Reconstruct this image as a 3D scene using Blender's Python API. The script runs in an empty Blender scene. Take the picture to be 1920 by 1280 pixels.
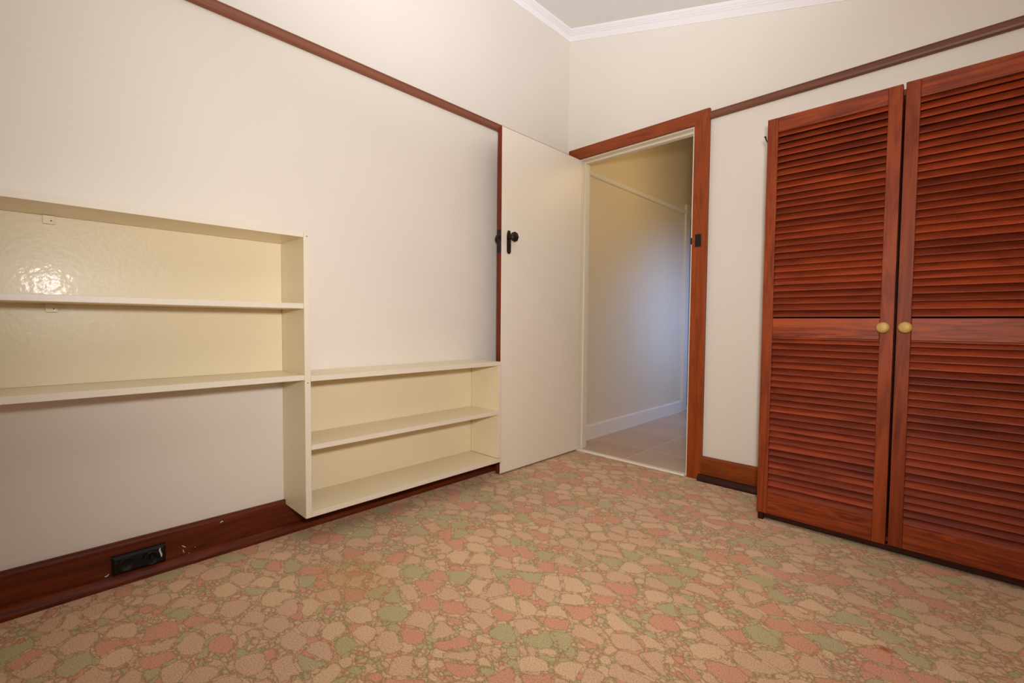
import bpy, bmesh, math, random
from mathutils import Vector, Matrix
random.seed(7)
S = bpy.context.scene
COL = S.collection

# ------------------------------------------------------------------ camera
def cam_axes(yaw, pitch, roll):
    y, p, r = map(math.radians, (yaw, pitch, roll))
    fw = Vector((math.sin(y)*math.cos(p), math.cos(y)*math.cos(p), math.sin(p)))
    rt = Vector((math.cos(y), -math.sin(y), 0)); up = rt.cross(fw)
    return fw, math.cos(r)*rt + math.sin(r)*up, -math.sin(r)*rt + math.cos(r)*up
fw, rt, up = cam_axes(-44.0497, -2.2842, 0.4796)
cd = bpy.data.cameras.new('camera'); cam = bpy.data.objects.new('camera', cd); COL.objects.link(cam)
cd.sensor_width = 36; cd.lens = 868.256/1920*36; cd.clip_start = 0.02
cam.matrix_world = Matrix(((rt.x, up.x, -fw.x, 2.0699), (rt.y, up.y, -fw.y, -2.7061), (rt.z, up.z, -fw.z, 0.9058), (0, 0, 0, 1)))
S.camera = cam

# ------------------------------------------------------------------ world, daylight, flash, exposure
W = bpy.data.worlds.new('world'); S.world = W; W.use_nodes = True
bg = W.node_tree.nodes['Background']; bg.inputs[0].default_value = (0.55, 0.72, 1.0, 1); bg.inputs[1].default_value = 1.0

def area(name, loc, aim, sx, sy, power, col, spread=180):
    l = bpy.data.lights.new(name, 'AREA'); l.shape = 'RECTANGLE'; l.size = sx; l.size_y = sy
    l.energy = power; l.color = col; l.spread = math.radians(spread)
    o = bpy.data.objects.new(name, l); COL.objects.link(o); o.location = loc
    o.rotation_euler = Vector(aim).to_track_quat('-Z', 'Y').to_euler(); return o
def spot(name, loc, aim, power, col, angle, soft, blend=1.0):
    l = bpy.data.lights.new(name, 'SPOT'); l.energy = power; l.color = col; l.spot_size = math.radians(angle); l.spot_blend = blend; l.shadow_soft_size = soft
    o = bpy.data.objects.new(name, l); COL.objects.link(o); o.location = loc
    o.rotation_euler = Vector(aim).to_track_quat('-Z', 'Y').to_euler(); return o
# daylight through the bedroom window in the right-hand wall (behind the camera's right shoulder)
area('bedroom_window_light', (2.93, -2.75, 1.25), (-1, 0, -0.12), 1.3, 0.95, 1.0, (0.9, 0.95, 1.0))
# photographer's flash beside the camera: head turned up and forward to bounce off the raked ceiling, plus its direct spill
spot('flash_bounce', (2.10, -2.70, 1.12), (-0.5, 0.6, 1.0), 345, (0.79, 0.86, 1.0), 80, 0.10)
spot('flash_direct', (2.12, -2.64, 1.12), (-0.64, 0.76, 0.16), 136, (1.0, 0.97, 0.95), 140, 0.06)
# blue sky light through the hall window, and warm light from the rest of the house
area('hall_window_light', (1.28, 1.55, 1.40), (-1, 0.15, -0.6), 0.8, 0.6, 8.5, (0.24, 0.42, 1.0), 105)
area('hall_lamp_light', (0.98, 0.80, 2.2), (-1.0, 0.0, -0.25), 0.4, 0.4, 3.6, (1.0, 0.70, 0.30))

S.view_settings.view_transform = 'Standard'; S.view_settings.look = 'None'
S.view_settings.exposure = 0.0; S.view_settings.gamma = 1.0; S.view_settings.use_curve_mapping = False
try:
    S.cycles.use_denoising = True; S.cycles.max_bounces = 10; S.cycles.diffuse_bounces = 6
    S.cycles.sample_clamp_indirect = 8
except Exception: pass

# ------------------------------------------------------------------ materials
def lin(c):
    return tuple(((v/255)/12.92 if v/255 <= .04045 else ((v/255+.055)/1.055)**2.4) for v in c) + (1,)
class NT:
    def __init__(s, name):
        s.m = bpy.data.materials.new(name); s.m.use_nodes = True; s.t = s.m.node_tree
        s.b = s.t.nodes['Principled BSDF']
    def n(s, typ, **kw):
        x = s.t.nodes.new(typ)
        for k, v in kw.items():
            if k.startswith('i_'):
                key = k[2:]; key = int(key) if key.isdigit() else key.replace('_', ' ')
                x.inputs[key].default_value = v
            else: setattr(x, k, v)
        return x
    def l(s, a, b): s.t.links.new(a, b)
    def math(s, op, a, b=None, clamp=False):
        x = s.n('ShaderNodeMath', operation=op, use_clamp=clamp)
        for i, v in enumerate((a, b)):
            if v is None: continue
            if isinstance(v, (int, float)): x.inputs[i].default_value = v
            else: s.l(v, x.inputs[i])
        return x.outputs[0]
    def vmath(s, op, a, b):
        x = s.n('ShaderNodeVectorMath', operation=op)
        for i, v in enumerate((a, b)):
            if isinstance(v, (tuple, list)): x.inputs[i].default_value = v
            else: s.l(v, x.inputs[i])
        return x.outputs[0]
    def mix(s, f, a, b, typ='MIX'):
        x = s.n('ShaderNodeMix', data_type='RGBA', blend_type=typ)
        for i, v in ((0, f), (6, a), (7, b)):
            if isinstance(v, (int, float, tuple)): x.inputs[i].default_value = v
            else: s.l(v, x.inputs[i])
        return x.outputs[2]
    def ramp(s, f, stops, interp='LINEAR'):
        x = s.n('ShaderNodeValToRGB'); r = x.color_ramp; r.interpolation = interp
        while len(r.elements) < len(stops): r.elements.new(0.5)
        for e, (p, c) in zip(r.elements, stops): e.position = p; e.color = c
        s.l(f, x.inputs[0]); return x.outputs[0]
    def noise(s, v, scale, detail=2, rough=.5, dist=0):
        x = s.n('ShaderNodeTexNoise', i_Scale=scale, i_Detail=detail, i_Roughness=rough, i_Distortion=dist)
        s.l(v, x.inputs['Vector']); return x
    def bump(s, h, strength, dist):
        x = s.n('ShaderNodeBump', i_Strength=strength, i_Distance=dist); s.l(h, x.inputs['Height'])
        s.l(x.outputs[0], s.b.inputs['Normal']); s.l(x.outputs[0], s.b.inputs['Coat Normal'])

def paint(name, col, rough, mott=.03, bump=.15, bscale=60, spec=.5, coat=0):
    t = NT(name); tc = t.n('ShaderNodeTexCoord').outputs['Object']
    n = t.noise(tc, 2.2, 3).outputs[0]
    c = lin(col); d = tuple(x*(1-mott*2) for x in c[:3]) + (1,)
    t.l(t.ramp(n, [(.3, d), (.7, c)]), t.b.inputs['Base Color'])
    t.b.inputs['Roughness'].default_value = rough
    t.b.inputs['Specular IOR Level'].default_value = spec
    if coat: t.b.inputs['Coat Weight'].default_value = coat; t.b.inputs['Coat Roughness'].default_value = .08
    t.bump(t.noise(tc, bscale, 3).outputs[0], bump, .002)
    return t.m

def wood(name, dark, mid, light, axis=0, scale=1.0, rough=.45, stretch=14, tone=.25, coat=.0, spec=.3, knots=.5):
    t = NT(name); tc = t.n('ShaderNodeTexCoord').outputs['Object']
    rnd = t.n('ShaderNodeObjectInfo').outputs['Random']
    off = t.n('ShaderNodeCombineXYZ'); t.l(t.math('MULTIPLY', rnd, 37.0), off.inputs[0]); t.l(t.math('MULTIPLY', rnd, 91.0), off.inputs[1]); t.l(t.math('MULTIPLY', rnd, 53.0), off.inputs[2])
    v = t.vmath('ADD', tc, off.outputs[0])
    sc = [scale*stretch]*3; sc[axis] = scale
    v1 = t.vmath('MULTIPLY', v, tuple(sc))
    big = t.noise(v1, 1.6, 3, .55, .6).outputs[0]
    rings = t.math('PINGPONG', t.math('MULTIPLY', big, 6.0), .5)
    sc2 = [scale*220]*3; sc2[axis] = scale*6
    fine = t.noise(t.vmath('MULTIPLY', v, tuple(sc2)), 1.0, 2).outputs[0]
    f = t.math('ADD', t.math('MULTIPLY', rings, .55), t.math('MULTIPLY', fine, .35))
    f = t.math('ADD', f, t.math('MULTIPLY', big, .40))
    col = t.ramp(f, [(.22, lin(dark)), (.48, lin(mid)), (.78, lin(light))])
    tone_c = t.ramp(rnd, [(0, (1-tone, 1-tone*1.05, 1-tone, 1)), (1, (1+tone*.7,)*3 + (1,))])
    col = t.mix(1.0, col, tone_c, 'MULTIPLY')
    if knots > 0:
        kn = t.noise(t.vmath('MULTIPLY', v, tuple(3.0 if i == axis else 9.0 for i in range(3))), 1.0, 3, .6).outputs[0]
        km = t.ramp(kn, [(.54, (0, 0, 0, 1)), (.70, (1, 1, 1, 1))])
        col = t.mix(t.math('MULTIPLY', km, knots), col, lin(dark))
    t.l(col, t.b.inputs['Base Color'])
    t.b.inputs['Roughness'].default_value = rough; t.b.inputs['Specular IOR Level'].default_value = spec
    t.b.inputs['Coat Weight'].default_value = coat; t.b.inputs['Coat Roughness'].default_value = .2
    t.bump(fine, .12, .001)
    return t.m

def plain(name, col, rough, metal=0, bump=0, spec=.5):
    t = NT(name); tc = t.n('ShaderNodeTexCoord').outputs['Object']
    n = t.noise(tc, 40, 3).outputs[0]; c = lin(col); d = tuple(x*.8 for x in c[:3]) + (1,)
    t.l(t.ramp(n, [(.3, d), (.7, c)]), t.b.inputs['Base Color'])
    t.b.inputs['Roughness'].default_value = rough; t.b.inputs['Metallic'].default_value = metal
    t.b.inputs['Specular IOR Level'].default_value = spec
    if bump: t.bump(t.noise(tc, 90, 2).outputs[0], bump, .002)
    return t.m

def carpet():
    t = NT('patterned_carpet'); tc = t.n('ShaderNodeTexCoord').outputs['Object']
    mp = t.n('ShaderNodeMapping'); mp.inputs['Rotation'].default_value = (0, 0, math.radians(-38)); mp.inputs['Scale'].default_value = (0.86, 1.12, 1)
    t.l(tc, mp.inputs[0]); v = mp.outputs[0]
    def warp(v, scale, amp):
        n = t.noise(v, scale, 2).outputs['Color']
        return t.vmath('ADD', v, t.vmath('MULTIPLY', t.vmath('SUBTRACT', n, (.5, .5, .5)), (amp, amp, 0)))
    v = warp(warp(v, 9, .06), 100, .016)
    def vor(scale, off):
        vv = t.vmath('ADD', v, (off, off*.7, 0))
        a = t.n('ShaderNodeTexVoronoi', voronoi_dimensions='2D', feature='F1', i_Scale=scale, i_Randomness=.85); t.l(vv, a.inputs['Vector'])
        e = t.n('ShaderNodeTexVoronoi', voronoi_dimensions='2D', feature='DISTANCE_TO_EDGE', i_Scale=scale, i_Randomness=.85); t.l(vv, e.inputs['Vector'])
        sp = t.n('ShaderNodeSeparateColor'); t.l(a.outputs['Color'], sp.inputs[0])
        return sp.outputs, e.outputs['Distance'], a.outputs['Distance']
    BE, BE2, RO, GR = lin((212, 172, 136)), lin((217, 180, 140)), lin((212, 152, 120)), lin((186, 170, 124))
    def colour(sp):
        return t.ramp(sp[1], [(0, BE), (.25, BE2), (.48, BE), (.60, RO), (.79, GR)], 'CONSTANT')
    line = t.ramp(t.noise(v, 16, 1).outputs[0], [(.48, lin((142, 118, 70))), (.66, lin((160, 108, 72)))])
    (sL, dL, fL), (sM, dM, fM), (sS, dS, fS) = vor(12.2, 0), vor(23, 3.3), vor(60, 7.7)
    def layer(sp, d, f1, th, rad, w, base, gate):
        r = t.math('ADD', rad, t.math('MULTIPLY', sp[2], .10))
        m = t.math('MINIMUM', t.math('SUBTRACT', d, th), t.math('MULTIPLY', t.math('SUBTRACT', r, f1), .8))
        on = t.math('MULTIPLY', t.math('GREATER_THAN', m, 0.0), t.math('GREATER_THAN', sp[0], gate))
        ln = t.math('SUBTRACT', 1.0, t.math('DIVIDE', m, w, True), True)
        c = t.mix(t.math('MULTIPLY', ln, .80), colour(sp), line)
        return t.mix(on, base, c)
    lnS = t.math('SUBTRACT', 1.0, t.math('DIVIDE', dS, .26, True), True)
    c = t.mix(t.math('MULTIPLY', lnS, .75), colour(sS), line)
    c = layer(sM, dM, fM, .06, .44, .09, c, .18)
    c = layer(sL, dL, fL, .065, .50, .045, c, .20)
    # stains
    sep = t.n('ShaderNodeSeparateXYZ'); t.l(tc, sep.inputs[0])
    def spot(x, y, rx, ry, col, amt, c):
        dx = t.math('DIVIDE', t.math('SUBTRACT', sep.outputs[0], x), rx); dy = t.math('DIVIDE', t.math('SUBTRACT', sep.outputs[1], y), ry)
        r = t.math('SQRT', t.math('ADD', t.math('MULTIPLY', dx, dx), t.math('MULTIPLY', dy, dy)))
        r = t.math('ADD', r, t.math('MULTIPLY', t.math('SUBTRACT', t.noise(tc, 40, 3).outputs[0], .5), 1.2))
        return t.mix(t.math('MULTIPLY', t.math('SUBTRACT', 1.15, r, True), amt), c, col)
    c = spot(1.949, -1.064, .026, .016, lin((165, 70, 12)), .9, c)
    c = spot(.56, -1.93, .20, .13, lin((190, 140, 70)), .45, c)
    # wear and pile
    pile = t.noise(tc, 260, 3, .75).outputs[0]
    c = t.mix(1.0, c, t.ramp(pile, [(.34, (.60, .57, .54, 1)), (.56, (1.06, 1.06, 1.06, 1))]), 'MULTIPLY')
    c = t.mix(1.0, c, t.ramp(t.noise(tc, 1.7, 3).outputs[0], [(.3, (1.0, 1.0, 1.0, 1)), (.7, (1.13, 1.13, 1.13, 1))]), 'MULTIPLY')
    t.l(c, t.b.inputs['Base Color']); t.b.inputs['Roughness'].default_value = .95; t.b.inputs['Specular IOR Level'].default_value = .1
    t.b.inputs['Sheen Weight'].default_value = .15
    h = t.math('ADD', pile, t.math('MULTIPLY', t.math('MINIMUM', dL, .2), 2.0))
    t.bump(h, .35, .004)
    return t.m

M = dict(
    wall=paint('cream_wall_paint', (229, 220, 206), .42, .012, .10, 45),
    hall=paint('hall_wall_paint', (226, 208, 174), .45, .012, .1, 45),
    ceil=paint('white_ceiling_paint', (228, 224, 220), .8, .01, .05, 60),
    corn=paint('white_cornice_paint', (238, 234, 232), .7, .0, .03, 60),
    shelf=paint('cream_gloss_shelf_paint', (232, 218, 184), .34, .02, .24, 55, .35, .05),
    shelf_edge=paint('pale_shelf_edge_paint', (226, 213, 192), .4, .02, .15, 60),
    door=paint('cream_gloss_door_paint', (240, 229, 210), .38, .015, .10, 30),
    frame=paint('cream_frame_paint', (232, 222, 198), .35, .02, .1, 60),
    thresh=paint('cream_threshold_paint', (240, 232, 214), .4, .03, .2, 60),
    hdoor=paint('grey_hall_door_paint', (150, 158, 160), .4),
    tile=paint('beige_stone_tile', (206, 172, 140), .35, .07, .1, 12),
    grout=paint('pale_grout', (238, 222, 200), .9),
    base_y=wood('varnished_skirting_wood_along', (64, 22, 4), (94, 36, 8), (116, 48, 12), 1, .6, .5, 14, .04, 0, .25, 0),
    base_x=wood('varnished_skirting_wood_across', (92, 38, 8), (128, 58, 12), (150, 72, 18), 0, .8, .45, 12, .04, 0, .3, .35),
    arch_z=wood('varnished_architrave_wood_upright', (112, 44, 10), (142, 62, 16), (160, 74, 22), 2, .8, .45, 10, .04, 0, .3, .4),
    arch_x=wood('varnished_architrave_wood_level', (108, 44, 14), (138, 62, 20), (154, 72, 26), 0, .8, .45, 10, .04, 0, .3, .4),
    edge_z=wood('stained_door_edge_wood', (84, 26, 8), (112, 40, 12), (126, 48, 16), 2, .8, .5, 12, .04, 0, .25, 0),
    rail_y=wood('brown_picture_rail_wood_along', (118, 68, 46), (132, 80, 56), (140, 86, 62), 1, .4, .45, 10, .02, 0, .35, 0),
    rail_x=wood('brown_picture_rail_wood_across', (102, 60, 42), (116, 72, 52), (124, 78, 57), 0, .4, .45, 10, .02, 0, .35, 0),
    ward_z=wood('red_stained_pine_upright', (92, 32, 12), (128, 52, 18), (148, 66, 24), 2, .8, .5, 9, .10, 0, .22, .6),
    ward_x=wood('red_stained_pine_level', (84, 28, 10), (134, 54, 16), (166, 74, 24), 0, .9, .48, 11, .12, 0, .28, .55),
    slat=wood('red_stained_pine_slat', (92, 34, 18), (134, 50, 20), (150, 60, 24), 0, 1.0, .48, 8, .32, 0, .28, .65),
    plinth=wood('dark_stained_plinth', (34, 12, 6), (52, 20, 10), (62, 25, 12), 0, 1, .5, 10, .05, 0, .25, 0),
    black=plain('black_bakelite', (22, 18, 16), .5, 0, .1, .3),
    bronze=plain('dark_bronze', (46, 32, 26), .38, .5, .2),
    brass=plain('aged_brass_knob', (196, 160, 84), .55, .2, .05),
    iron=plain('dark_iron', (52, 44, 38), .5, .7),
    fleck=plain('white_paint_fleck', (232, 226, 206), .6),
    hole=plain('dark_hole', (14, 12, 10), .9),
    ground=plain('dry_lawn', (150, 146, 90), .95),
    glass=None, carpet=carpet(),
)
g = NT('window_glass'); g.b.inputs['Transmission Weight'].default_value = 1; g.b.inputs['Roughness'].default_value = .02; M['glass'] = g.m

# ------------------------------------------------------------------ helpers
def link(name, me, mat, parent=None, loc=(0, 0, 0)):
    o = bpy.data.objects.new(name, me); COL.objects.link(o); o.location = loc
    for m in (mat if isinstance(mat, (list, tuple)) else [mat]):
        if m is not None and len(me.materials) < (len(mat) if isinstance(mat, (list, tuple)) else 1): me.materials.append(M[m])
    if parent is not None: o.parent = parent
    return o
def tag(o, label, cat, group=None, kind=None):
    o['label'] = label; o['category'] = cat
    if group: o['group'] = group
    if kind: o['kind'] = kind
    return o
def empty(name, loc=(0, 0, 0)):
    o = bpy.data.objects.new(name, None); COL.objects.link(o); o.location = loc; o.empty_display_size = .1; return o
def to_mesh(bm, name, smooth=False):
    bmesh.ops.recalc_face_normals(bm, faces=bm.faces)
    me = bpy.data.meshes.new(name); bm.to_mesh(me); bm.free()
    if smooth:
        for p in me.polygons: p.use_smooth = True
    return me
def origin(parent): return Vector(parent.location) if parent is not None else Vector((0, 0, 0))
def add_box(bm, a, b):
    vs = [bm.verts.new((x, y, z)) for x in (a[0], b[0]) for y in (a[1], b[1]) for z in (a[2], b[2])]
    for f in ((0, 1, 3, 2), (4, 6, 7, 5), (0, 4, 5, 1), (2, 3, 7, 6), (0, 2, 6, 4), (1, 5, 7, 3)):
        bm.faces.new([vs[i] for i in f])
def box(name, x0, x1, y0, y1, z0, z1, mat, parent=None, bev=.0015):
    c = Vector(((x0+x1)/2, (y0+y1)/2, (z0+z1)/2)); h = Vector((abs(x1-x0)/2, abs(y1-y0)/2, abs(z1-z0)/2))
    bm = bmesh.new(); add_box(bm, -h, h)
    if bev: bmesh.ops.bevel(bm, geom=bm.edges[:], offset=min(bev, min(h)*.45), segments=2, profile=.5, affect='EDGES')
    p = parent
    off = Vector((0, 0, 0))
    while p is not None: off += Vector(p.location); p = p.parent
    return link(name, to_mesh(bm, name), mat, parent, c - off)
def woff(parent):
    off = Vector((0, 0, 0)); p = parent
    while p is not None: off += Vector(p.location); p = p.parent
    return off
def prism(name, pts, vec, mat, parent=None, bev=0, smooth=False):
    """polygon (list of world points) extruded by vec"""
    c = sum((Vector(p) for p in pts), Vector())/len(pts) + Vector(vec)/2
    bm = bmesh.new(); n = len(pts)
    a = [bm.verts.new(Vector(p)-c) for p in pts]; b = [bm.verts.new(Vector(p)+Vector(vec)-c) for p in pts]
    bm.faces.new(a); bm.faces.new(b[::-1])
    for i in range(n): bm.faces.new([a[i], b[i], b[(i+1) % n], a[(i+1) % n]])
    bmesh.ops.recalc_face_normals(bm, faces=bm.faces)
    if bev: bmesh.ops.bevel(bm, geom=bm.edges[:], offset=bev, segments=2, profile=.5, affect='EDGES')
    return link(name, to_mesh(bm, name, smooth), mat, parent, c - woff(parent))
def lathe(name, prof, axis, centre, mat, parent=None, seg=28, squash=(1, 1)):
    """prof: (distance along axis, radius); axis: unit vector"""
    ax = Vector(axis).normalized(); u = ax.orthogonal().normalized(); w = ax.cross(u)
    bm = bmesh.new(); rings = []
    for d, r in prof:
        if r < 1e-6: rings.append([bm.verts.new(ax*d)])
        else: rings.append([bm.verts.new(ax*d + (u*math.cos(k*2*math.pi/seg)*squash[0] + w*math.sin(k*2*math.pi/seg)*squash[1])*r) for k in range(seg)])
    for a, b in zip(rings, rings[1:]):
        for k in range(seg):
            k2 = (k+1) % seg
            if len(a) == 1 and len(b) == 1: continue
            if len(a) == 1: bm.faces.new([a[0], b[k], b[k2]])
            elif len(b) == 1: bm.faces.new([a[k], b[0], a[k2]])
            else: bm.faces.new([a[k], b[k], b[k2], a[k2]])
    return link(name, to_mesh(bm, name, True), mat, parent, Vector(centre) - woff(parent))
def tube(name, pts, r, mat, parent=None, seg=10):
    P = [Vector(p) for p in pts]; c = P[0].copy(); bm = bmesh.new(); rings = []
    for i, p in enumerate(P):
        d = (P[min(i+1, len(P)-1)] - P[max(i-1, 0)]).normalized(); u = d.cross(Vector((0, 1, .01))).normalized(); w = d.cross(u)
        rr = r[i] if isinstance(r, (list, tuple)) else r
        rings.append([bm.verts.new(p - c + (u*math.cos(k*2*math.pi/seg)+w*math.sin(k*2*math.pi/seg))*rr) for k in range(seg)])
    for a, b in zip(rings, rings[1:]):
        for k in range(seg): bm.faces.new([a[k], b[k], b[(k+1) % seg], a[(k+1) % seg]])
    bm.faces.new(rings[0]); bm.faces.new(rings[-1])
    return link(name, to_mesh(bm, name, True), mat, parent, c - woff(parent))

# ------------------------------------------------------------------ room shell
X1, Y0, SL = 3.0, -3.9, -0.2881           # right wall, wall behind the camera, ceiling rake
HC = 2.9088                               # cornice foot at the left wall
CZ = HC + .060                            # ceiling plane height at x = 0
def st(o, label, cat): return tag(o, label, cat, None, 'structure')

st(box('floor', 0, X1, Y0, 0.0, -.06, 0, 'carpet', None, 0), 'carpet of pink, beige and green pebble shapes covering the bedroom floor', 'carpet')
bpy.data.objects['floor'].data.transform(Matrix.Translation(bpy.data.objects['floor'].location)); bpy.data.objects['floor'].location = (0, 0, 0)
st(box('wall_left', -.12, 0, Y0, .06, -.06, 3.1, 'wall', None, 0), 'long cream painted wall behind the open shelves', 'wall')
def multi(name, boxes, mat):
    bm = bmesh.new()
    for b in boxes: add_box(bm, b[0], b[1])
    return link(name, to_mesh(bm, name), mat)
JL, JR, JH = .116, .912, 2.048            # clear door opening
st(multi('wall_back', [((0, 0, -.06), (JL-.02, .11, 3.1)), ((JR+.02, 0, -.06), (X1+.12, .11, 3.1)), ((JL-.02, 0, JH+.02), (JR+.02, .11, 3.1))], 'wall'), 'cream painted wall with the hall doorway, behind the wardrobe', 'wall')
WY0, WY1, WZ0, WZ1 = -3.45, -2.05, .74, 1.76
st(multi('wall_right', [((X1, Y0, -.06), (X1+.12, WY0, 3.1)), ((X1, WY1, -.06), (X1+.12, 0, 3.1)), ((X1, WY0, -.06), (X1+.12, WY1, WZ0)), ((X1, WY0, WZ1), (X1+.12, WY1, 3.1))], 'wall'), 'cream painted wall holding the bedroom window', 'wall')
st(box('wall_front', -.12, X1+.12, Y0-.12, Y0, -.06, 3.1, 'wall', None, 0), 'cream painted wall facing the hall doorway', 'wall')
def ceil_pt(x, y, dz=0): return (x, y, CZ + SL*x + dz)
st(prism('ceiling', [ceil_pt(-.12, Y0-.12), ceil_pt(X1+.12, Y0-.12), ceil_pt(X1+.12, .11), ceil_pt(-.12, .11)], (0, 0, .08), 'ceil'), 'white raked ceiling sloping down away from the shelf wall', 'ceiling')
# bedroom window
w1 = st(empty('window_1', (X1+.05, (WY0+WY1)/2, WZ0)), 'timber framed bedroom window in the side wall', 'window')
for a in ((WY0, WY1, WZ0, WZ0+.05), (WY0, WY1, WZ1-.05, WZ1), (WY0, WY0+.05, WZ0+.05, WZ1-.05), (WY1-.05, WY1, WZ0+.05, WZ1-.05), ((WY0+WY1)/2-.025, (WY0+WY1)/2+.025, WZ0+.05, WZ1-.05)):
    box('window_frame', X1+.03, X1+.08, a[0], a[1], a[2], a[3], 'frame', w1)
for s in (0, 1):
    ya = WY0+.05 if s == 0 else (WY0+WY1)/2+.025; yb = (WY0+WY1)/2-.025 if s == 0 else WY1-.05
    box('pane', X1+.052, X1+.058, ya, yb, WZ0+.05, WZ1-.05, 'glass', w1, 0)

# cornice: stepped profile (d = out from wall, h = height)
CP = [(0, 0), (.006, .0), (.008, .004), (.031, .027), (.027, .031), (.030, .034), (.034, .030), (.040, .036), (.036, .040), (.039, .043), (.043, .039), (.049, .045), (.045, .049), (.048, .052), (.052, .048), (.060, .056), (.060, .0604), (0, .0604)]
def sweep(name, fa, fb, mat):
    bm = bmesh.new(); a = [bm.verts.new(fa(d, h)) for d, h in CP]; b = [bm.verts.new(fb(d, h)) for d, h in CP]; n = len(CP)
    for i in range(n): bm.faces.new([a[i], b[i], b[(i+1) % n], a[(i+1) % n]])
    bm.faces.new(a); bm.faces.new(b[::-1])
    return link(name, to_mesh(bm, name), mat)
st(sweep('trim_1', lambda d, h: (d, Y0, HC+h+SL*d), lambda d, h: (d, -d, HC+h+SL*d), 'corn'), 'white stepped cornice along the top of the shelf wall', 'cornice')
st(sweep('trim_2', lambda d, h: (d, -d, HC+h+SL*d), lambda d, h: (X1, -d, HC+h+SL*X1), 'corn'), 'white stepped cornice sloping down above the doorway and wardrobe', 'cornice')

# picture rails
RP = [(0, 0), (.011, 0), (.018, .006), (.021, .014), (.021, .030), (.024, .034), (.022, .038), (0, .038)]
ZR = 2.0700
st(prism('trim_3', [(d, Y0, ZR+h) for d, h in RP], (0, -.024-Y0, 0), 'rail_y', None, 0), 'brown timber picture rail on the shelf wall', 'picture rail')
st(prism('trim_4', [(1.0125, -d, ZR+h) for d, h in RP], (X1-1.0125, 0, 0), 'rail_x', None, 0), 'brown timber picture rail above the wardrobe', 'picture rail')

# skirting boards with their shoe mouldings
BP = [(0, 0), (.020, 0), (.020, .128), (.017, .136), (.010, .140), (0, .140)]
SP = [(.020, 0), (.046, 0), (.046, .012), (.040, .026), (.030, .034), (.020, .037)]
bl = st(prism('baseboard_left', [(d, Y0, h) for d, h in BP], (0, -.03-Y0, 0), 'base_y'), 'red-brown varnished skirting board below the shelves', 'skirting board')
prism('shoe_moulding', [(d, Y0, h) for d, h in SP], (0, -.03-Y0, 0), 'base_y', bl)
br = st(prism('baseboard_right', [(1.0125, -d, h) for d, h in BP], (X1-1.0125, 0, 0), 'base_x'), 'orange-brown varnished skirting board between door frame and wardrobe', 'skirting board')
prism('shoe_moulding', [(.998, -d if d > .021 else -.0205, h) for d, h in SP], (X1-.998, 0, 0), 'plinth', br)
# paint flecks on the long skirting
def fleck(pts, w, parent, x=.0205, mat='fleck'):
    n = len(pts); L = []; R = []
    for i, (y, z) in enumerate(pts):
        a = Vector(pts[max(i-1, 0)]); b = Vector(pts[min(i+1, n-1)]); d = (b-a).normalized(); nn = Vector((-d.y, d.x)); ww = w*(.4 if i in (0, n-1) else 1)
        L.append((x, y+nn.x*ww, z+nn.y*ww)); R.append((x, y-nn.x*ww, z-nn.y*ww))
    return prism('paint_fleck', L + R[::-1], (.0012, 0, 0), mat, parent)
fleck([(-2.341, .070), (-2.336, .066), (-2.329, .060)], .0014, bl)
fleck([(-2.338, .054), (-2.337, .048), (-2.334, .042)], .0014, bl)
fleck([(-2.301, .052), (-2.299, .050)], .0016, bl)
fleck([(-2.322, .0365), (-2.319, .0375)], .002, bl, .026)
fleck([(-2.558, .0375), (-2.552, .038), (-2.546, .043)], .002, bl)
fleck([(-2.217, .118), (-2.211, .122), (-2.206, .121)], .002, bl)

# ------------------------------------------------------------------ doorway: jambs, architraves, threshold
YA = -.022
fr = st(empty('trim_5', ((JL+JR)/2, .05, 0)), 'cream painted lining inside the hall doorway', 'door frame')
box('jamb', JL-.02, JL, 0, .11, 0, JH+.02, 'frame', fr); box('jamb', JR, JR+.018, -.001, .11, 0, JH+.02, 'frame', fr)
box('head_jamb', JL, JR, -.001, .11, JH, JH+.02, 'frame', fr)
box('door_stop', JL, JL+.013, .040, .075, 0, JH, 'frame', fr); box('door_stop', JR-.013, JR, .040, .075, 0, JH, 'frame', fr)
box('door_stop', JL+.013, JR-.013, .040, .075, JH-.013, JH, 'frame', fr)
XI, XO, ZI, ZO, XOL, XIL = .9265, 1.0121, 2.056, 2.1312, .022, .108
def arch(name, poly, mat, parent):
    return prism(name, [(x, 0, z) for x, z in poly], (0, YA, 0), mat, parent, .002)
ar = st(empty('trim_6', ((XO+XOL)/2, 0, 0)), 'red-brown varnished timber architrave framing the hall doorway', 'architrave')
arch('upright_board', [(XI, 0), (XO, 0), (XO, ZO), (XI, ZI)], 'arch_z', ar)
arch('head_board', [(XIL, ZI), (XI-.0006, ZI), (XO-.0006, ZO), (XOL, ZO)], 'arch_x', ar)
arch('upright_board', [(XOL, 0), (XIL, 0), (XIL, ZI-.0006), (XOL, ZO-.0006)], 'arch_z', ar)
sk = box('strike_plate', .947, .980, YA-.006, YA-.0005, 1.356, 1.427, 'black', ar, .001); sk['label'] = 'black metal lock keeper'
box('keyhole', .960, .967, YA-.0075, YA-.005, 1.386, 1.394, 'hole', ar, 0)
box('latch_stop', .9185, .9262, -.016, -.0015, 1.375, 1.412, 'black', ar, .001)
st(prism('trim_7', [(JL, -.022, 0), (JL, .022, 0), (JL, .018, .007), (JL, -.014, .009), (JL, -.020, .006)], (JR-JL, 0, 0), 'thresh'), 'cream painted threshold strip where carpet meets hall tiles', 'threshold')

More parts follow.
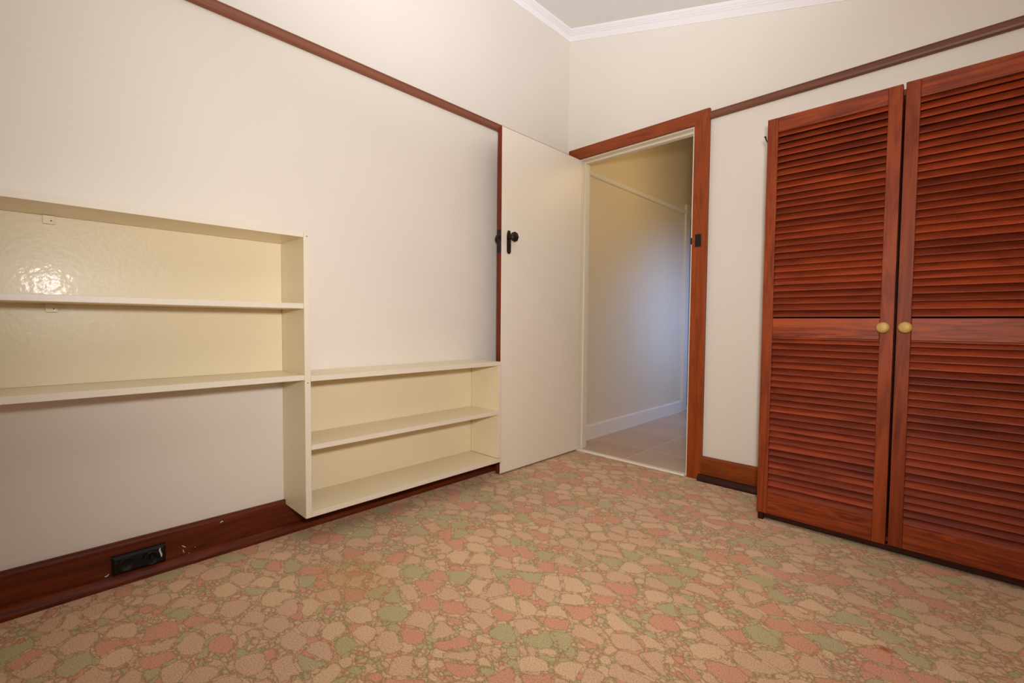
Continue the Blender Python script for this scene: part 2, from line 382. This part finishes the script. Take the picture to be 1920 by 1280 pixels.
# ------------------------------------------------------------------ door leaf, open against the shelf wall
DX0, DX1, DY0, DY1, DZ0, DZ1 = .102, .1364, -.8032, -.024, .012, 2.0389
dr = st(empty('door_1', (DX1, DY1, 0)), 'cream painted flush door standing open beside the low shelves', 'door')
lf = box('door_leaf', DX0, DX1, DY0, DY1, DZ0, DZ1, ['door', 'edge_z'], dr, .001)
for p in lf.data.polygons: p.material_index = 1 if (p.normal.y < -.5 or p.normal.x < -.5) else 0
ym, zc = -.7425, 1.3815
def plate_pts(x): 
    w, h, c = .0165, .0685, .012
    return [(x, ym+a*w*k, zc+b) for a, k, b in ((-1, 1, -h+c), (-1, .5, -h), (1, .5, -h), (1, 1, -h+c), (1, 1.05, h-c*2), (1, .55, h), (-1, .55, h), (-1, 1.05, h-c*2))]
def handle(sgn, x, par):
    hp = prism('handle_plate', plate_pts(x), (sgn*.004, 0, 0), 'bronze', par, .0012); hp['label'] = 'dark bronze handle plate'
    lathe('knob', [(0, .011), (.012, .010), (.022, .009), (.030, .012), (.034, .024), (.042, .030), (.050, .030), (.056, .024), (.058, 0)], (sgn, 0, 0), (x+sgn*.003, ym, 1.408), 'bronze', par, 8)
    if sgn > 0: prism('keyhole', [(x+.0035, ym-.003, 1.345), (x+.0035, ym+.003, 1.345), (x+.0035, ym+.002, 1.362), (x+.0035, ym-.002, 1.362)], (.0012, 0, 0), 'hole', par)
handle(1, DX1, dr); handle(-1, DX0, dr)
box('lock_plate', DX0+.002, DX1-.002, DY0-.0025, DY0, 1.313, 1.448, 'bronze', dr, .0005)
box('latch_bolt', DX0+.010, DX1-.010, DY0-.010, DY0-.002, 1.395, 1.412, 'bronze', dr, .001)
for z in (.22, 1.05, 1.82): lathe('hinge', [(0, 0), (0, .006), (.09, .006), (.09, 0)], (0, 0, 1), (DX0-.004, DY1+.004, z), 'iron', dr, 12)

# ------------------------------------------------------------------ hall beyond the doorway
HX1, HY1, HZ = 1.35, 3.3, 3.0
DA, DB, DH = 2.085, 2.85, 2.03            # doorway in the hall's left wall
st(multi('wall_hall_left', [((-.12, .06, -.06), (0, DA, HZ)), ((-.12, DB, -.06), (0, HY1, HZ)), ((-.12, DA, DH), (0, DB, HZ))], 'hall'), 'cream wall of the hall seen through the doorway', 'wall')
HW = (.85, 1.9, .95, 2.15)
st(multi('wall_hall_right', [((HX1, .11, -.06), (HX1+.1, HW[0], HZ)), ((HX1, HW[1], -.06), (HX1+.1, HY1, HZ)), ((HX1, HW[0], -.06), (HX1+.1, HW[1], HW[2])), ((HX1, HW[0], HW[3]), (HX1+.1, HW[1], HZ))], 'hall'), 'hall wall with a window, hidden beside the doorway', 'wall')
st(box('wall_hall_end', -.12, HX1+.1, HY1, HY1+.1, -.06, HZ, 'hall', None, 0), 'end wall of the hall', 'wall')
st(box('ceiling_hall', -.12, HX1+.1, .11, HY1+.1, HZ, HZ+.06, 'ceil', None, 0), 'white ceiling over the hall', 'ceiling')
w2 = st(empty('window_2', (HX1+.04, HW[0], HW[2])), 'window lighting the hall', 'window')
for a in ((HW[0], HW[1], HW[2], HW[2]+.05), (HW[0], HW[1], HW[3]-.05, HW[3]), (HW[0], HW[0]+.05, HW[2]+.05, HW[3]-.05), (HW[1]-.05, HW[1], HW[2]+.05, HW[3]-.05)):
    box('window_frame', HX1+.02, HX1+.07, a[0], a[1], a[2], a[3], 'frame', w2)
box('pane', HX1+.042, HX1+.048, HW[0]+.05, HW[1]-.05, HW[2]+.05, HW[3]-.05, 'glass', w2, 0)
fh = st(box('floor_hall', -.12, HX1, .018, HY1, -.06, -.0012, 'grout', None, 0), 'beige stone tiled floor of the hall', 'floor')
ys = [.020, .352, .860, 1.355, 1.855, 2.355, 2.855, HY1]; xs = [0, .478, .978, HX1]
for i in range(len(ys)-1):
    for j in range(len(xs)-1):
        box('floor_tile', xs[j]+.003, xs[j+1]-.003, ys[i]+.003, ys[i+1]-.003, -.008, 0, 'tile', fh, .001)
st(prism('trim_8', [(d, .11, 2.030+h*.97) for d, h in RP], (0, 1.94-.11, 0), 'frame'), 'cream painted picture rail on the hall wall', 'picture rail')
st(prism('baseboard_hall', [(d*.9, .11, h*.82) for d, h in BP], (0, 1.965-.11, 0), 'frame'), 'cream painted skirting board along the hall wall', 'skirting board')
ha = st(empty('trim_9', (0, (DA+DB)/2, 0)), 'cream painted architrave of the far doorway off the hall', 'architrave')
for poly in ([(1.967, 0), (DA-.02, 0), (DA-.02, DH-.0), (1.967, DH+.10)], [(1.967, DH+.1006), (DA-.02, DH+.0006), (DB+.02, DH+.0006), (DB+.118, DH+.1006)], [(DB+.02, 0), (DB+.118, 0), (DB+.118, DH+.10), (DB+.02, DH)]):
    prism('architrave_board', [(0, y, z) for y, z in poly], (.020, 0, 0), 'frame', ha, .002)
for a in ((DA-.001, DA+.018, 0, DH), (DB-.018, DB+.001, 0, DH), (DA+.018, DB-.018, DH-.018, DH+.001)):
    box('jamb', -.119, -.0005, a[0], a[1], a[2], a[3], 'frame', ha, 0)
d2 = st(empty('door_2', (-.08, DB, 0)), 'grey painted door standing shut in the far hall doorway', 'door')
box('door_leaf', -.10, -.065, DA+.021, DB-.021, .01, DH-.021, 'hdoor', d2)
lathe('knob', [(0, .012), (.02, .009), (.03, .022), (.045, .024), (.052, .012), (.053, 0)], (1, 0, 0), (-.066, DB-.08, 1.05), 'bronze', d2, 20)

# outside ground
st(box('ground', -15, 20, -20, 25, -.60, -.55, 'ground', None, 0), 'dry lawn outside the windows', 'lawn')

# ------------------------------------------------------------------ wall shelves
SX = .2364; B0 = .0225
bc = tag(empty('wall_shelf', (0, -1.96, .124)), 'cream painted stepped shelving fixed to the wall, tall part and low part', 'shelves')
YL = -3.55                                     # far end, outside the picture
YU0, YU1 = -1.973, -1.950                      # shared upright
YR0, YR1 = -.914, -.891                        # right end of the low part
e = .0008
up_ = prism('upright', [(0, YU0, .142), (.0215, YU0, .142), (.0215, YU0, .1245), (SX, YU0, .1245), (SX, YU0, 1.2505), (0, YU0, 1.2505)], (0, YU1-YU0, 0), ['shelf', 'shelf_edge'], bc, .001)
def board(name, y0, y1, z0, z1, x0=.0055, x1=SX, mat='shelf'):
    o = box(name, x0, x1, y0, y1, z0, z1, [mat, 'shelf_edge'], bc, .0012)
    for p in o.data.polygons: p.material_index = 1 if p.normal.x > .5 else 0
    return o
board('top_board', YL, YU0-e, 1.2295, 1.2500)
board('shelf_board', YL, YU0-e, .955, .975, .0055, SX-.001)
board('shelf_board', YL, YU0-e, .6755, .6960)
board('top_board', YU1+e, YR1, .6690, .6895)
board('shelf_board', YU1+e, YR0-e, .3945, .4145)
bb = prism('bottom_board', [(.0055, YU1+e, .1412), (.0222, YU1+e, .1412), (.0222, YU1+e, .1245), (SX, YU1+e, .1245), (SX, YU1+e, .1450), (.0055, YU1+e, .1450)], (0, YR1+.004-YU1-e, 0), ['shelf', 'shelf_edge'], bc, .001)
board('side_panel', YR0, YR1, .1475, .6682, .0055)
board('side_panel', YL-.022, YL-e, .6755, 1.2500)
for o_ in (up_, bb):
    for p in o_.data.polygons: p.material_index = 1 if p.normal.x > .5 else 0
box('back_panel', .0005, .0050, YL, YU0-e, .6965, 1.2290, 'shelf', bc, 0)
box('back_panel', .0005, .0050, YU1+e, YR0-e, .1455, .6685, 'shelf', bc, 0)
for z in (1.2285, .954): 
    c = box('cleat', .0052, .020, -2.679, -2.651, z-.026, z, 'shelf', bc, .001)
    lathe('nail_hole', [(0, .0018), (.0006, .0018), (.0006, 0)], (1, 0, 0), (.0201, -2.660, z-.016), 'hole', c, 8)
for (y, z) in ((-1.961, .664), (-1.961, 1.235)): lathe('nail_head', [(0, .0022), (.0006, .0022), (.0006, 0)], (1, 0, 0), (SX, y, z), 'iron', bc, 8)

# ------------------------------------------------------------------ wardrobe
YW = -.3702; TD = .028
XA, XG, XB = 1.412, 1.8868, 2.372             # left edge, gap centre, right edge
wd = tag(empty('wardrobe', ((XA+XB)/2, -.19, 0)), 'red stained pine wardrobe with two louvred doors and brass knobs', 'wardrobe')
YB = -.050; YF = YW+TD+.002
box('side_panel', XA+.002, XA+.020, YF, YB, .006, 1.826, 'ward_z', wd); box('side_panel', XB-.020, XB-.002, YF, YB, .006, 1.826, 'ward_z', wd)
box('top_panel', XA+.0205, XB-.0205, YF, YB, 1.800, 1.822, 'ward_x', wd); box('bottom_panel', XA+.0205, XB-.0205, YF+.004, YB, .040, .058, 'ward_x', wd)
box('back_panel', XA+.0205, XB-.0205, YB-.008, YB-.002, .060, 1.799, 'plinth', wd)
box('plinth', XA+.026, XB-.026, YF-.012, YF+.002, .012, .0355, 'plinth', wd)
box('foot', XA+.003, XA+.0255, YF-.020, YF-.0005, 0, .0355, 'plinth', wd); box('foot', XB-.0255, XB-.003, YF-.020, YF-.0005, 0, .0355, 'plinth', wd)
box('foot', XA+.003, XA+.0255, YB-.03, YB-.0, 0, .0055, 'plinth', wd); box('foot', XB-.0255, XB-.003, YB-.03, YB-.0, 0, .0055, 'plinth', wd)
ST = .0435; PITCH = .02867
ZT, ZB = 1.8325, .0367; ZT0, ZM1, ZM0, ZB1 = 1.767, .9369, .8516, .1405
# one louvre slat, lower edge leaning out of the door
def slat_mesh(length):
    w, th, a = .0392, .0056, math.radians(41)
    prof = []
    d = Vector((-math.sin(a), -math.cos(a))); nrm = Vector((-math.cos(a), math.sin(a)))     # (y out = negative, z): down-and-out, outward normal
    for s, t_ in ((-.5, .35), (-.46, .5), (.44, .5), (.5, .25), (.5, -.3), (.46, -.5), (-.46, -.5), (-.5, -.35)):
        v = d*(w*s) + nrm*(th*t_); prof.append(v)
    bm = bmesh.new(); A = [bm.verts.new((-length/2, v.x, v.y)) for v in prof]; B = [bm.verts.new((length/2, v.x, v.y)) for v in prof]; n = len(prof)
    bm.faces.new(A); bm.faces.new(B[::-1])
    for i in range(n): bm.faces.new([A[i], B[i], B[(i+1) % n], A[(i+1) % n]])
    return to_mesh(bm, 'louvre_slat')
def ward_door(x0, x1, knob_side, dz):
    z0, z1 = ZB+dz, ZT+dz
    d = empty('door', Vector(((x0+x1)/2, YW+TD/2, z0)) - woff(wd)); d.parent = wd
    box('stile', x0, x0+ST, YW, YW+TD, z0, z1, 'ward_z', d, .002); box('stile', x1-ST, x1, YW, YW+TD, z0, z1, 'ward_z', d, .002)
    g_ = .0004
    for a, b in ((ZT0, z1), (ZM0, ZM1), (z0, ZB1)):
        box('rail', x0+ST+g_, x1-ST-g_, YW+.0006, YW+TD, a, b, 'ward_x', d, .002)
    box('bead', x0+ST+g_, x1-ST-g_, YW+.003, YW+.016, ZM0-.0065, ZM0-.0004, 'ward_x', d, .002)
    L = (x1-x0) - 2*ST - .0006
    sm = slat_mesh(L); sm.materials.append(M['slat'])
    yc = YW + .0148; base = woff(d)
    for top, n, zfirst in ((ZT0, 29, 1.7462), (ZM0, 25, .8270)):
        for k in range(n):
            zb = zfirst - k*PITCH                       # lower lip of the slat
            o = bpy.data.objects.new('slat', sm); COL.objects.link(o); o.parent = d
            o.location = Vector(((x0+x1)/2, yc + random.uniform(-.0004, .0004), zb + .0150)) - base
            o.rotation_euler = (random.uniform(-.012, .012), 0, 0)
    kx = x1-.0315 if knob_side > 0 else x0+.0275
    kb = lathe('knob', [(0, .010), (.004, .0085), (.012, .0075), (.016, .011), (.018, .0205), (.021, .0215), (.024, .0195), (.0265, .012), (.027, 0)], (0, -1, 0), (kx, YW, .900+dz*.5), 'brass', d, 32)
    kb['label'] = 'round aged brass knob'
ward_door(XA, XG-.004, 1, 0.0); ward_door(XG+.004, XB, -1, .0025)
tube('coat_hook', [(XA+.002, -.305, 1.752), (XA-.006, -.305, 1.752), (XA-.016, -.305, 1.757), (XA-.023, -.305, 1.768), (XA-.026, -.305, 1.780), (XA-.029, -.305, 1.786)], [.0035, .003, .0028, .0028, .0035, .0045], 'iron', wd)

# ------------------------------------------------------------------ old power point on the skirting
ox0, ox1, oy0, oy1, oz0, oz1 = .0205, .040, -2.540, -2.392, .0385, .1005
pp = tag(empty('power_point', (.0205, (oy0+oy1)/2, oz0)), 'old black double power point on the long skirting board', 'power point')
oz0, oz1 = .0385, .1000
bm = bmesh.new()
def ring(x, i): return [bm.verts.new((x, y, z)) for y, z in ((oy0+i, oz0+i), (oy1-i, oz0+i), (oy1-i, oz1-i), (oy0+i, oz1-i))]
rs = [ring(ox0, 0), ring(.034, 0), ring(.042, .008), ]
for a, b in zip(rs, rs[1:]):
    for k in range(4): bm.faces.new([a[k], a[(k+1) % 4], b[(k+1) % 4], b[k]])
bm.faces.new(rs[0][::-1]); bm.faces.new(rs[-1])
for v in bm.verts: v.co -= woff(pp)
link('mounting_block', to_mesh(bm, 'mounting_block'), 'black', pp)
zc = (oz0+oz1)/2
for i, yc in enumerate((-2.502, -2.434)):
    dp = .006 if i == 0 else .014
    so = lathe('socket' if i == 0 else 'switch_cap', [(0, .0245), (dp*.6, .0245), (dp, .0225), (dp, .019), (dp-.002, .018), (dp-.002, 0)], (1, 0, 0), (.042, yc, zc), 'black', pp, 32)
    if i == 0:
        for (dy, dz, r) in ((-.006, .004, .6), (.006, .004, -.6), (0, -.008, 0)):
            cy, cz_ = yc+dy, zc+dz; c_, s_ = math.cos(r), math.sin(r); hw, hh = .0011, .0045
            prism('pin_slot', [(.0461, cy+a*hw*c_-b*hh*s_, cz_+a*hw*s_+b*hh*c_) for a, b in ((-1, -1), (1, -1), (1, 1), (-1, 1))], (.0005, 0, 0), 'hole', so)
    else:
        box('switch_bar', .0545, .060, yc-.004, yc+.004, zc-.014, zc+.014, 'black', so, .0015)
fk = fleck([(-2.4085, .093), (-2.4105, .087), (-2.409, .079), (-2.406, .069), (-2.4055, .060)], .0024, pp, .0422)
fk.name = 'paint_smear'; fk['label'] = 'streak of white paint'
